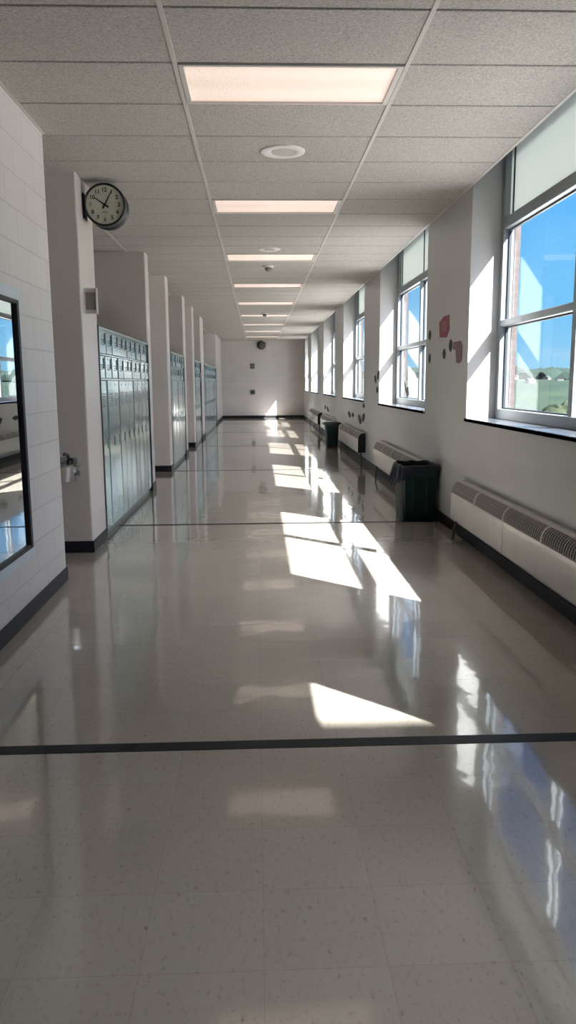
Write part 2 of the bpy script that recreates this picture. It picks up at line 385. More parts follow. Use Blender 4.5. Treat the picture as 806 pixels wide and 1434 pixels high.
# left side: near wall with mirror, then piers with recesses between them
XA = -2.7     # back of the recesses
struct(MB().box(XA, XL, YN, 5.565, 0, HC+0.3).build('wall_left', M_WALLY))
struct(MB().box(XA-0.3, XA, YN, YB+0.3, 0, HC+0.3).build('wall_left_recess', M_WALLY))
bays = [(6.51, 7.11, 10.30, 10.61, 10), (12.54, 12.90, 15.29, 15.78, 8), (17.42, 17.90, 19.84, 20.97, 6), (20.97, 21.00, 27.15, 31.50, 20)]
for i, (p0, l0, l1, p1, nc) in enumerate(bays):
    m = MB()
    if i < 3:
        m.box(XA, XL, p0, l0, 0, HC+0.3, 0.012, 2)
    m.box(XA, XL, l1, p1, 0, HC+0.3, 0.012 if i < 3 else 0, 2)
    struct(m.build('wall_left_pier_%d' % (i+1), M_PLAIN if i < 3 else M_WALLY))
# pier fronts facing the viewer get a cross-running block course
struct(MB().box(XA, XR+0.45, YB, YB+0.3, 0, HC+0.3).build('wall_back', M_WALLX))
struct(MB().box(XA-0.3, XR+0.45, YN-0.3, YN, 0, HC+0.3).build('wall_front', M_WALLX))

# right wall: blocks below sills, piers, heads; brick outside
wins = [(WIN_FAR+PER*i-WIN_LEN, (WIN_FAR+PER*i+(0.06 if i == -1 else 0)) if i < 5 else 30.42) for i in range(-1, 6)]
XO = 2.21; XE = 2.26; ZS = 1.085; ZT = 3.42
m = MB(); b = MB()
m.box(XR, XO, YN, YB, 0, ZS); b.box(XO, XE, YN, YB+0.3, -6, ZS-0.02)
m.box(XR, XO, YN, YB, ZT, ZT+0.25); b.box(XO, XE, YN, YB+0.3, ZT-0.06, ZT+2.2)
edges = [YN]+[v for w_ in wins for v in w_]+[YB]
for q in range(0, len(edges), 2):
    a_, c_ = edges[q], edges[q+1]
    m.box(XR, XO, a_, c_, ZS, ZT)
    b.box(XO, XE, a_-(0.062 if q else 0), c_+(0.062 if q < len(edges)-2 else 0.3), ZS-0.02, ZT-0.06)
struct(m.build('wall_right', M_WALLR)); struct(b.build('wall_right_outside', M_BRICK))
# plenum above the ceiling at the wall line and roof
struct(MB().box(-3.2, XE+0.2, YN-0.5, YB+0.5, ZT+0.25, ZT+0.5).build('roof_slab', M_TEE))

# windows
def window(i, y0, y1):
    t = struct(empty('window_%d' % i, (XR+0.26, (y0+y1)/2, ZS)))
    ym = y0+(y1-y0)/2
    def P(o):  # keep world position under the parent
        o.matrix_parent_inverse = Matrix.Translation(-Vector(t.location)); return o
    X0, X1 = 2.109, 2.205; j = 0.062
    f = MB()
    f.box(X0, X1, y0, y0+j, ZS, ZT, 0.004, 1); f.box(X0, X1, y1-j, y1, ZS, ZT, 0.004, 1)
    f.box(X0, X1, y0+j, y1-j, ZS, ZS+0.085, 0.004, 1); f.box(X0, X1, y0+j, y1-j, ZT-0.06, ZT, 0.004, 1)
    f.box(X0, X1, y0+j, y1-j, 2.685, 2.775, 0.004, 1)
    P(f.build('window_frame', M_ALU, t))
    one = (y1-y0) < 2.0
    if not one: P(MB().box(X0+0.005, X1, ym-0.045, ym+0.02, ZS+0.085, 2.685, 0.004, 1).build('mullion', M_ALU, t))
    P(MB().box(X0+0.002, X1, y0+j, y1-j, 1.875, 1.93, 0.004, 1).build('transom', M_ALU, t))
    g = MB()
    gx0, gx1 = 2.160, 2.180
    cols = [(y0+j, y1-j)] if one else [(y0+j, ym-0.045), (ym+0.02, y1-j)]
    rows = [(ZS+0.085, 1.875), (1.93, 2.685)]
    for (a, c) in cols:
        for (u, v) in rows:
            e = 0.012
            g.box(gx0, gx1, a, a+e, u, v); g.box(gx0, gx1, c-e, c, u, v); g.box(gx0, gx1, a+e, c-e, u, u+e); g.box(gx0, gx1, a+e, c-e, v-e, v)
    for yv in ((y0+j,) if one else (y0+j, y1-j-0.10, ym-0.01)):
        g.box(2.150, 2.185, yv, yv+0.014, 2.775, ZT-0.06)
    P(g.build('gasket', M_GASKET, t))
    for (a, c) in cols:
        for (u, v) in rows:
            P(MB().box(2.168, 2.174, a+0.013, c-0.013, u+0.013, v-0.013).build('pane', M_GLASS, t))
    P(MB().box(2.160, 2.178, y0+j, y1-j, 2.775, ZT-0.06).build('panel', M_PANEL, t, label='pale opaque white panel'))
    s = MB().box(1.838, 2.109, y0, y1, ZS-0.028, ZS+0.002, 0.004, 2)
    s.box(1.838, 1.852, y0-0.03, y1+0.03, ZS-0.028, ZS+0.002, 0.004, 2)
    P(s.build('window_sill', M_SLATE, t))
for i, (a, c) in enumerate(wins): window(i+1, a, c)

# baseboards
bb = MB()
bb.box(XR-0.012, XR, YN, YB, 0, 0.10, 0.002, 1); struct(bb.build('baseboard_right', M_BASE))
bb = MB(); bb.box(XL, XR-0.012, YB-0.012, YB, 0, 0.10, 0.002, 1); struct(bb.build('baseboard_back', M_BASE))
bb = MB()
bb.box(XL, XL+0.01, YN, 5.565, 0, 0.10, 0.002, 1); bb.box(XA, XL+0.01, 5.565, 5.575, 0, 0.10, 0.002, 1)
for i, (p0, l0, l1, p1, nc) in enumerate(bays):
    if i < 3: bb.box(XL, XL+0.01, p0-0.01, l0, 0, 0.10, 0.002, 1); bb.box(XA, XL+0.01, p0-0.01, p0, 0, 0.10, 0.002, 1)
    bb.box(XL, XL+0.01, l1, p1, 0, 0.10, 0.002, 1)
struct(bb.build('baseboard_left', M_BASE))

# ------------------------------------------------------------------ outdoors
def h_out(x, y):
    d = math.hypot(x, y)
    n = noise.noise(Vector((x*0.004, y*0.004, 1.3)))*6+noise.noise(Vector((x*0.02, y*0.02, 4.0)))*1.5
    k_ = max(0.0, min(1.0, (d-180)/600.0))
    return -9+ n*min(1, d/200)+k_*k_*(3-2*k_)*14
M_LAND = noisy(mat('fields and woods', (0.1, 0.2, 0.08), 0.95, spec=0.1), (0.010, 0.020, 0.017), (0.028, 0.040, 0.024), 0.02, 6)
bmx = bmesh.new(); NX, NY = 70, 90; vs = []
for iy in range(NY):
    for ix in range(NX):
        x = 3+(ix/(NX-1))**2.2*1300; y = -60+(iy/(NY-1))**1.6*1900
        vs.append(bmx.verts.new((x, y, h_out(x, y))))
for iy in range(NY-1):
    for ix in range(NX-1):
        a = iy*NX+ix; bmx.faces.new((vs[a], vs[a+1], vs[a+NX+1], vs[a+NX]))
mm = MB(); mm.bm = bmx; struct(mm.build('hillside_ground', M_LAND, smooth=True))
struct(MB().box(XE+0.3, 110, -60, 130, -8.95, -8.7).build('bounce_pavement', noisy(mat('pale bounce concrete', (0.5, 0.48, 0.45), 0.9), (0.46, 0.44, 0.41), (0.56, 0.54, 0.5), 0.3)))  # unseen pale slab added to bounce sunlight up to the ceiling
M_LEAF = noisy(mat('foliage', (0.06, 0.12, 0.04), 0.9, spec=0.2), (0.012, 0.020, 0.010), (0.030, 0.034, 0.016), 1.2, 5)
M_LEAF2 = noisy(mat('dark foliage', (0.04, 0.07, 0.035), 0.9, spec=0.2), (0.010, 0.018, 0.016), (0.018, 0.032, 0.022), 0.4, 5)
M_BARK = mat('bark', (0.12, 0.09, 0.07), 0.9)
# distant wood on the ridge: nobody could count it
fr = MB()
for q in range(260):
    ang = math.radians(random.uniform(8, 34)); d = random.uniform(620, 900)
    x, y = math.sin(ang)*d, math.cos(ang)*d
    fr.ball((x, y, h_out(x, y)+3), random.uniform(5, 7.5), 1, (1.8, 1.8, 0.9), 0.3, q)
fo = fr.build('woodland', M_LEAF2, smooth=True); fo['kind'] = 'stuff'; tag(fo, 'dark distant wood along the hilltop seen through the windows', 'trees')
tspots = [(24, 62, 5.4, 0), (27, 58, 4.6, 1), (30, 74, 6.0, 0), (21, 66, 4.4, 1), (37, 84, 6.2, 1), (46, 118, 7.0, 0), (40, 128, 7.2, 1), (58, 150, 7.4, 0)]
tlab = ['round olive green tree outside the nearest window, low in the lower pane',
        'smaller pale green tree just right of the round olive tree outside', 'broad olive tree behind the two nearest trees outside',
        'small light green tree left of the round olive tree outside', 'dark bushy tree in the middle distance outside the windows',
        'tall olive tree in the field beyond the near trees', 'tall dark tree left of the field olive tree', 'farthest single tree standing below the hill']
for q, (x, y, hgt, kind) in enumerate(tspots):
    zb = h_out(x, y); t = empty('tree', (x, y, zb))
    cr_ = MB()
    for s_ in range(9):
        a = s_*2.4; rr_ = hgt*0.24
        cr_.ball((math.cos(a)*rr_*(0.4+0.1*s_), math.sin(a)*rr_*(0.4+0.1*s_), hgt*(0.55+0.045*s_)), hgt*0.27, 2, (1, 1, 0.85), 0.7, q*10+s_)
    cr_.build('crown', M_LEAF if kind == 0 else M_LEAF2, t, smooth=True)
    MB().cyl((0, 0, -0.5), (0, 0, hgt*0.6), hgt*0.05, hgt*0.03, 10).build('trunk', M_BARK, t)
    tag(t, tlab[q], 'tree', 'trees outside')
M_HOUSE = mat('white siding', (0.12, 0.12, 0.12), 0.7); M_ROOF = mat('grey shingle', (0.03, 0.03, 0.035), 0.8)
hl = ['leftmost', 'second from the left', 'middle', 'second from the right', 'rightmost']
for q, (ang, d) in enumerate([(18.2, 560), (19.3, 520), (20.4, 590), (21.3, 540), (22.6, 600)]):
    a = math.radians(ang); x, y = math.sin(a)*d, math.cos(a)*d; z = h_out(x, y)
    t = empty('house', (x, y, z), 0.4*q)
    MB().box(-2.6, 2.6, -2, 2, -1.5, 1.7, 0.05, 1).build('wall', M_HOUSE, t)
    MB().prism([(-2.8, -2.3, 1.7), (-2.8, 2.3, 1.7), (-2.8, 0, 2.9)], (5.6, 0, 0)).build('roof', M_ROOF, t)
    tag(t, 'tiny white house below the far hill, %s of the five' % hl[q], 'house', 'houses below the hill')
# the wing of the same school that keeps the sun off the near end of the corridor
struct(MB().box(2.6, 16, -9.2, -5.0, -6, 11.30).box(2.5, 16.1, -9.3, -4.99, 11.0, 11.30).build('wing_outside', M_BRICK))

# ------------------------------------------------------------------ ceiling fixtures
def troffer():
    t = empty('ceiling_light'); w2, d2 = TW/2-0.014, TL/2-0.014
    f = MB()
    for (x0, x1, y0, y1) in ((-w2, w2, -d2, -d2+0.022), (-w2, w2, d2-0.022, d2), (-w2, -w2+0.03, -d2+0.022, d2-0.022), (w2-0.03, w2, -d2+0.022, d2-0.022)):
        f.box(x0, x1, y0, y1, -0.006, 0.03, 0.002, 1)
    f.build('frame', M_FRAME_L, t)
    MB().box(-w2+0.031, w2-0.031, -d2+0.023, d2-0.023, 0.006, 0.014).build('diffuser', M_DIFF, t)
    MB().box(-w2+0.002, w2-0.002, -d2+0.002, d2-0.002, 0.031, 0.10).build('housing', M_WHITE, t)
    return t
names_l = ['nearest the viewer, in front of the round ceiling speaker', 'second from the viewer, just past the round ceiling speaker', 'third from the viewer, before the small sensor',
           'fourth from the viewer along the corridor', 'fifth from the viewer along the corridor', 'sixth from the viewer, narrow with distance', 'seventh from the viewer, near the far end', 'eighth from the viewer, near the far end', 'farthest of all, beside the end wall']
tr0 = troffer(); first = True
for q in range(0, 9):
    yy = TY0+(1+5*q)*TL+TL/2
    if yy > YB-0.5: continue
    o = tr0 if first else copy_tree(tr0); first = False
    o.location = (TBX+TW/2, yy, HC)
    if q < 0: tag(o, 'recessed warm ceiling light behind the viewer', 'light', 'recessed ceiling lights')
    else: tag(o, 'recessed rectangular ceiling light, '+names_l[q], 'light', 'recessed ceiling lights')

t = empty('ceiling_speaker', (0.205, 5.94, HC))
MB().lathe([(0.0, 0.004), (0.085, 0.004), (0.092, 0.009), (0.14, 0.013), (0.158, 0.008), (0.160, 0.0), (0, 0)], axis='-Z').build('rim', M_WHITE, t, smooth=True)
MB().lathe([(0, 0.0), (0.082, 0.0), (0.082, -0.008), (0, -0.010)], axis='Z').build('grille', mat('perforated grille', (0.5, 0.47, 0.45), 0.6), t)
tag(t, 'round white ceiling speaker between the first and second lights', 'speaker')
t = empty('ceiling_speaker', (0.17, 10.12, HC))
MB().lathe([(0.0, 0.004), (0.075, 0.004), (0.12, 0.012), (0.140, 0.006), (0.142, 0.0), (0, 0)], axis='-Z').build('rim', M_WHITE, t, smooth=True)
MB().lathe([(0, 0.0), (0.07, 0.0), (0.07, -0.008), (0, -0.010)], axis='Z').build('grille', mat('perforated grille far', (0.4, 0.37, 0.35), 0.6), t)
tag(t, 'small round ceiling speaker just before the third light', 'speaker')
for (x, y, lab) in ((0.18, 11.55, 'small grey smoke detector on the ceiling after the third light'), (0.20, 19.3, 'small grey smoke detector on the ceiling before the sixth light')):
    t = empty('smoke_detector', (x, y, HC))
    MB().lathe([(0, 0), (0.075, 0), (0.075, 0.015), (0.06, 0.022), (0, 0.022)], axis='-Z').build('base', M_WHITE, t, smooth=True)
    MB().lathe([(0.05, 0.02), (0.055, 0.04), (0.045, 0.06), (0.02, 0.075), (0, 0.075)], axis='-Z').build('sensor_head', mat('sensor grey', (0.16, 0.15, 0.15), 0.5), t, smooth=True)
    tag(t, lab, 'detector', 'ceiling smoke detectors')

# ------------------------------------------------------------------ clock on a wall bracket
def numerals(parent, R, yf, mtl):
    for h in range(1, 13):
        cu = bpy.data.curves.new('n', 'FONT'); cu.body = str(h); cu.size = R*0.29; cu.align_x = 'CENTER'; cu.align_y = 'CENTER'; cu.extrude = 0.0006; cu.offset = (0.0 if h in (6, 9) else 0.0018)
        ob = bpy.data.objects.new('n', cu); COL.objects.link(ob)
        bpy.context.view_layer.update()
        me = bpy.data.meshes.new_from_object(ob.evaluated_get(bpy.context.evaluated_depsgraph_get()))
        a = math.radians(90-30*h); rr = R*0.76
        b = bmesh.new(); b.from_mesh(me)
        b.transform(Matrix.Translation((math.cos(a)*rr, yf, math.sin(a)*rr)) @ Matrix.Rotation(math.pi/2, 4, 'X'))
        m = MB(); m._merge(b); bpy.data.objects.remove(ob); bpy.data.curves.remove(cu); bpy.data.meshes.remove(me)
        m.build('numeral', mtl, parent)
CY = 6.70; R = 0.168
ck = empty('wall_clock', (-1.222, CY, 2.850))
MB().lathe([(R*0.90, 0.0), (R*0.95, 0.012), (R, 0.008), (R, -0.07), (R*0.97, -0.08), (R*0.97, -0.095), (R, -0.105), (R, -0.185), (R*0.95, -0.19), (0, -0.19)], axis='Y-').build('case', M_BLACK, ck, smooth=True)
MB().lathe([(0, -0.003), (R*0.915, -0.003), (R*0.915, -0.012), (0, -0.012)], axis='Y-').build('dial', M_CLOCKF, ck)
numerals(ck, R*0.9, 0.0018, mat('dark olive numerals', (0.07, 0.07, 0.05), 0.6))
def hand(nm, deg, ln, tail, wd, yf, mt):
    a = math.radians(90-deg); d = Vector((math.cos(a), 0, math.sin(a))); n = Vector((-d.z, 0, d.x))
    p = [-d*tail-n*wd*0.7, -d*tail+n*wd*0.7, n*wd*0.6, d*ln+n*wd*0.35, d*ln-n*wd*0.35, -n*wd*0.6]
    MB().prism([Vector((q.x, yf, q.z)) for q in p], (0, -0.0012, 0)).build(nm, mt, ck)
hand('hour_hand', 304, 0.100, 0.036, 0.0105, 0.0005, M_BLACK)
hand('minute_hand', 29, 0.128, 0.034, 0.0090, -0.0012, M_BLACK)
hand('second_hand', 78, 0.135, 0.03, 0.0018, -0.0028, M_ORANGE)
MB().cyl((0, 0.001, 0), (0, -0.0055, 0), 0.011, seg=20).build('hub', M_BLACK, ck)
MB().box(-0.022, 0.022, 0.0012, 0.0024, -0.062, -0.054).build('logo', mat('faint rust print', (0.33, 0.22, 0.13), 0.6), ck)
br = MB()
br.box(XL-ck.location.x, XL-ck.location.x+0.012, 0.04, 0.15, -0.10, 0.10, 0.003, 1)
br.box(XL-ck.location.x+0.012, -R*0.97, 0.075, 0.115, -0.025, 0.025, 0.004, 1)
br.build('bracket', M_BLACK, ck)
tag(ck, 'round black-cased clock with cream dial reading five past ten on a wall bracket', 'clock')

# small projecting sign on the first pier, seen face on
t = empty('projecting_sign', (XL, 6.64, 2.09))
MB().box(0.008, 0.088, -0.010, 0.010, -0.075, 0.062, 0.002, 1).build('sign_face', mat('warm grey unit', (0.24, 0.21, 0.20), 0.5), t)
gd = MB()
for zz in (-0.110, 0.085): gd.box(0, 0.105, -0.018, 0.018, zz, zz+0.012, 0.003, 1)
gd.box(0, 0.008, -0.018, 0.018, -0.098, 0.085, 0.002, 1); gd.box(0.092, 0.105, -0.018, 0.018, -0.098, 0.085, 0.003, 1)
gd.box(0.010, 0.091, -0.002, 0.002, -0.098, -0.077); gd.box(0.010, 0.091, -0.002, 0.002, 0.064, 0.085)
gd.build('sign_frame', mat('pale sign frame', (0.6, 0.6, 0.6), 0.3), t)
tag(t, 'small grey projecting sign in a pale frame on the first pier below the clock', 'sign')

# ------------------------------------------------------------------ mirror on the near left wall
t = empty('wall_mirror', (XL, 3.2, 0.43))
y0, y1, z0, z1 = -1.4, 1.51, 0.0, 1.465
f = MB(); e = 0.042
f.box(0, 0.03, y0, y0+e, z0, z1, 0.003, 1); f.box(0, 0.03, y1-e, y1, z0, z1, 0.003, 1); f.box(0, 0.03, y0+e, y1-e, z0, z0+0.022, 0.003, 1); f.box(0, 0.03, y0+e, y1-e, z1-0.022, z1, 0.003, 1)
f.build('frame', M_BLACK, t)
MB().box(0.004, 0.012, y0+e, y1-e, z0+0.022, z1-0.022).build('glass', M_MIRROR, t)
f = MB(); q = 0.07
f.box(0, 0.012, y0-q, y0, z0-q, z1+q, 0.002, 1); f.box(0, 0.012, y1, y1+q, z0-q, z1+q, 0.002, 1); f.box(0, 0.012, y0, y1, z0-q, z0, 0.002, 1); f.box(0, 0.012, y0, y1, z1, z1+q, 0.002, 1)
f.build('surround', mat('pale blue white border', (0.60, 0.67, 0.72), 0.35), t, label='pale blue-white border strip')  # flat pale border around the mirror frame
tag(t, 'large black-framed wall mirror on the near left block wall', 'mirror')

# ------------------------------------------------------------------ drinking fountain
t = empty('drinking_fountain', (-1.70, 6.50, 0.62))
a_ = MB(); prof = []
def halfbasin(m, r, z0_, z1_, dep, n=20, r2=None, dep2=None):
    b = bmesh.new(); lo, hi = [], []
    r2 = r2 or r; dep2 = dep2 or dep
    for q in range(n+1):
        a = math.pi*q/n; lo.append(b.verts.new((math.cos(a)*r2, -abs(math.sin(a))**0.7*dep2, z0_))); hi.append(b.verts.new((math.cos(a)*r, -abs(math.sin(a))**0.7*dep, z1_)))
    for q in range(n): b.faces.new((lo[q], lo[q+1], hi[q+1], hi[q]))
    b.faces.new((lo[n], lo[0], hi[0], hi[n])); b.faces.new(hi); b.faces.new(lo[::-1])
    bmesh.ops.recalc_face_normals(b, faces=b.faces[:]); m._merge(b)
halfbasin(a_, 0.215, 0.0, 0.125, 0.24, r2=0.185, dep2=0.18); a_.build('basin', M_STEEL, t, smooth=True)
a_ = MB(); halfbasin(a_, 0.225, 0.125, 0.145, 0.25); a_.build('rim', mat('polished steel', (0.75, 0.76, 0.76), 0.15, 1.0), t, smooth=True)
MB().box(-0.2, 0.2, -0.012, 0.0, 0.145, 0.19, 0.004, 1).build('backsplash', M_STEEL, t)
MB().tube([(0.14, -0.05, 0.145), (0.14, -0.05, 0.19), (0.135, -0.06, 0.215), (0.12, -0.075, 0.225), (0.105, -0.085, 0.22)], 0.014).ball((0.14, -0.05, 0.16), 0.022).build('bubbler', M_DKMETAL, t, smooth=True)
MB().cyl((0.20, -0.055, 0.06), (0.225, -0.055, 0.06), 0.03, 0.026).build('push_button', M_STEEL, t, smooth=True)
tag(t, 'stainless steel drinking fountain mounted on the brown face of the first pier', 'drinking fountain')

# ------------------------------------------------------------------ lockers
CW = 0.3048
def locker(width):
    t = empty('locker'); H0, H1, D = 0.055, 1.90, 0.40
    w = width
    MB().box(-D, -0.022, 0.001, w-0.001, H0, H1).build('body', M_LOCKD, t)
    MB().box(-D, -0.03, 0.001, w-0.001, 0.0, H0).build('plinth', mat_plinth, t)
    fr = MB(); e = 0.014
    for (z0_, z1_) in ((H0, H0+e), (1.445, 1.46), (1.67, 1.684), (H1-e, H1)): fr.box(-0.022, -0.004, 0.001, w-0.001, z0_, z1_, 0.002, 1)
    fr.box(-0.024, -0.012, 0.001, 0.007, H0, H1, 0.001, 1); fr.box(-0.024, -0.012, w-0.007, w-0.001, H0, H1, 0.001, 1)
    fr.build('frame', M_LOCK, t)
    for (z0_, z1_, tall) in ((H0+e+0.003, 1.442, True), (1.463, 1.667, False), (1.687, H1-e-0.003, False)):
        d = MB().box(-0.020, 0.0, 0.013, w-0.013, z0_, z1_, 0.004, 2)
        rows = [z0_+0.10+0.022*q for q in range(6)]+[z1_-0.12-0.022*q for q in range(6)] if tall else [z0_+0.085+0.02*q for q in range(3)]
        for zz in rows: d.prism([(0, w*0.32, zz), (0.005, w*0.32, zz-0.006), (0, w*0.32, zz-0.010)], (0, w*0.36, 0))
        o = d.build('door', M_LOCK, t)
        zc = 0.86 if tall else (z0_+0.135)
        hh = 0.045 if tall else 0.05
        MB().box(0.0, 0.007, w-0.058, w-0.036, zc-hh, zc+hh, 0.003, 1).build('handle', M_LOCK if tall else M_SLOT, o)
        MB().box(0.0, 0.002, w*0.36, w*0.62, z1_-0.035 if not tall else z1_-0.05, z1_-0.017 if not tall else z1_-0.03).build('number_plate', M_STEEL, o)
    return t
M_SLOT = mat('dark teal latch', (0.03, 0.06, 0.065), 0.3)
mat_plinth = mat('locker plinth', (0.16, 0.18, 0.185), 0.4)
ORD = ['first', 'second', 'third', 'fourth', 'fifth', 'sixth', 'seventh', 'eighth', 'ninth', 'tenth', 'eleventh', 'twelfth', 'thirteenth', 'fourteenth', 'fifteenth', 'sixteenth', 'seventeenth', 'eighteenth', 'nineteenth', 'twentieth']
BN = ['nearest locker bay', 'second locker bay', 'third locker bay', 'farthest locker bay']

for i, (p0, l0, l1, p1, nc) in enumerate(bays):
    wcol = (l1-l0-0.05)/nc; key = i
    lk = locker(wcol)
    for q in range(nc):
        o = lk if q == 0 else copy_tree(lk)
        o.location = (XL-0.004, l0+0.025+q*wcol, 0)
        for ch in o.children:
            if ch.name.startswith('door'): ch.rotation_euler = (0, math.radians(random.uniform(-0.35, 0.35)), math.radians(random.uniform(-0.5, 0.5)))
        tag(o, 'glossy teal locker column, %s from the near end, in the %s' % (ORD[q], BN[i]), 'locker', 'lockers in the '+BN[i].split(',')[0])
    for yy in (l0, l1-0.025):
        NTRIM += 1; struct(MB().box(XL-0.40, XL+0.008, yy, yy+0.025, 0.0, 1.93, 0.003, 1).build('trim_%d' % NTRIM, mat('black filler trim', (0.012, 0.02, 0.022), 0.3)))
    NTRIM += 1; struct(MB().box(XL-0.40, XL+0.006, l0+0.025, l1-0.025, 1.902, 1.922, 0.003, 1).build('trim_%d' % NTRIM, mat('pale top trim', (0.42, 0.50, 0.48), 0.3)))
    # block ledge behind the lockers up to their tops
    struct(MB().box(XA, XL-0.402, l0, l1, 0, 1.90).build('wall_left_ledge_%d' % (i+1), M_WALLY))

# ------------------------------------------------------------------ radiators
def radiator(y0, y1, sec, label, dark_end=False):
    t = empty('radiator', (XR, y0, 0)); Ln = y1-y0
    D = 0.13; zt, zf, zb = 0.535, 0.43, 0.20
    prof = [(0.0, zt), (-0.055, zt-0.005)] + [(-0.055-0.075*math.sin(a), zf+(zt-0.005-zf)*math.cos(a)) for a in [math.pi/2*q/6 for q in range(1, 7)]] + [(-D, zb), (-0.012, zb), (-0.012, zb+0.02)]
    nsec = max(1, round(Ln/sec)); sl = Ln/nsec
    for s_ in range(nsec):
        a, c = s_*sl+0.005, (s_+1)*sl-0.005
        b = MB()
        b.prism([(-D, a, zb), (-D, a, zf), (-D+0.004, a, zf), (-D+0.004, a, zb)], (0, c-a, 0))
        b.box(-D+0.004, -0.014, a, c, zb, zb+0.004)
        b.build('front_panel', M_RAD, t)
        b = MB().box(-0.070, -0.014, a, c, zt-0.008, zt, 0.001, 1); b.box(-0.022, -0.014, a, c, zt, zt+0.006)
        b.build('top_rail', M_RAD, t)
        # slotted rounded grille
        gm = MB(); arc = [(-0.068-0.060*math.sin(x_), zf+(zt-0.006-zf)*math.cos(x_)) for x_ in [math.pi/2*q/5 for q in range(6)]]
        nf = int((c-a)/0.034)
        for q in range(nf):
            ya = a+(q+0.5)*(c-a)/nf
            for (p, r_) in zip(arc, arc[1:]):
                gm.prism([(p[0], ya-0.007, p[1]), (r_[0], ya-0.007, r_[1]), (r_[0]+0.006, ya-0.007, r_[1]-0.003), (p[0]+0.003, ya-0.007, p[1]-0.006)], (0, 0.014, 0))
        for (p, h_) in ((arc[0], -0.004), (arc[-1], 0.002)): gm.box(p[0], p[0]+0.004, a, c, p[1]+h_-0.004, p[1]+h_+0.002)
        gm.build('grille', M_GRILLE, t)
        gi = MB(); arc2 = [(x_+0.012, z_-0.012) for x_, z_ in arc]
        gi.prism([(p[0], a, p[1]) for p in arc2]+[(-0.03, a, zf)], (0, c-a, 0)); gi.box(-D+0.010, -0.016, a-0.003, c+0.003, zb+0.012, zf-0.012); gi.box(-0.016, -0.002, a-0.003, c+0.003, zb+0.012, zt-0.004).build('dark_backing', M_RADIN, t)  # dark backing: shade of the slots and gaps put into its colour
        for yc in (a+0.004, (a+c)/2):
            st = MB()
            for (p, r_) in zip(arc, arc[1:]):
                st.prism([(p[0]-0.003, yc-0.012, p[1]+0.003), (r_[0]-0.003, yc-0.012, r_[1]+0.001), (r_[0]+0.004, yc-0.012, r_[1]-0.003), (p[0]+0.003, yc-0.012, p[1]-0.006)], (0, 0.024, 0))
            st.build('strap', M_RAD, t)
    pr = [(0, zt)]+[(-0.055-0.075*math.sin(x_), zf+(zt-0.002-zf)*math.cos(x_)) for x_ in [math.pi/2*q/8 for q in range(9)]]+[(-D, zb), (0, zb)]
    for (ya, mt) in ((-0.006, M_BLACK if dark_end else M_RAD), (Ln, M_RAD)):
        MB().prism([(x_, ya, z_) for x_, z_ in pr], (0, 0.006, 0)).build('end_cap', mt, t)
    MB().tube([(-0.07, Ln-0.03, zb), (-0.085, Ln-0.03, 0.14), (-0.10, Ln-0.01, 0.09), (-0.10, Ln-0.01, 0.002)], 0.012).build('pipe', M_GREY, t, smooth=True)
    MB().tube([(-0.07, 0.03, zb), (-0.07, 0.03, 0.002)], 0.012).build('pipe', M_GREY, t, smooth=True)
    tag(t, label, 'radiator', 'convectors under the windows')
    return t
M_GRILLE = mat('grille bars', (0.36, 0.33, 0.31), 0.4)
radiator(2.37, 6.85, 1.493, 'long cream wall radiator with slotted top under the nearest window')
radiator(8.62, 11.54, 1.46, 'cream wall radiator behind the near green bin, under the second window')
radiator(13.38, 16.46, 1.54, 'cream wall radiator with a black near end, under the third window', True)
radiator(18.55, 21.5, 1.5, 'cream wall radiator behind the far green bin')
radiator(22.5, 26.1, 1.8, 'farthest cream wall radiator, under the fifth window', True)

# ------------------------------------------------------------------ bins
def bin_body(w, d, h, taper=0.03, th=0.006):
    def ring(wx, dy, z, r=0.035, n=5):
        pts = []
        for cx, cy, a0 in ((wx/2-r, dy/2-r, 0), (-wx/2+r, dy/2-r, 90), (-wx/2+r, -dy/2+r, 180), (wx/2-r, -dy/2+r, 270)):
            for q in range(n+1):
                a = math.radians(a0+90*q/n); pts.append((cx+r*math.cos(a), cy+r*math.sin(a), z))
        return pts
    b = bmesh.new(); rs = []
    spec = [(w-2*taper, d-2*taper, 0.004), (w-2*taper+0.008, d-2*taper+0.008, 0.02), (w-0.02, d-0.02, h*0.80), (w-0.012, d-0.012, h*0.81), (w-0.012, d-0.012, h*0.93), (w, d, h*0.935), (w+0.006, d+0.006, h), (w-0.02, d-0.02, h), (w-2*taper-0.01, d-2*taper-0.01, 0.03)]
    for (a, c, z) in spec: rs.append([b.verts.new(p) for p in ring(a, c, z)])
    n = len(rs[0])
    for r0, r1 in zip(rs, rs[1:]):
        for q in range(n): b.faces.new((r0[q], r0[(q+1) % n], r1[(q+1) % n], r1[q]))
    b.faces.new(rs[0][::-1]); b.faces.new(rs[-1]); bmesh.ops.recalc_face_normals(b, faces=b.faces[:])
    m = MB(); m._merge(b); return m
W_, D_, H_ = 0.385, 0.50, 0.565
t = empty('waste_bin', (1.635, 8.00, 0))
bin_body(W_, D_, H_).build('body', M_GREEN, t, smooth=True)
rb = MB()
for xx in (-0.07, 0.07): rb.box(xx-0.006, xx+0.006, -D_/2+0.004, -D_/2+0.014, 0.05, H_*0.78, 0.002, 1)
rb.build('rib', M_GREEN, t)
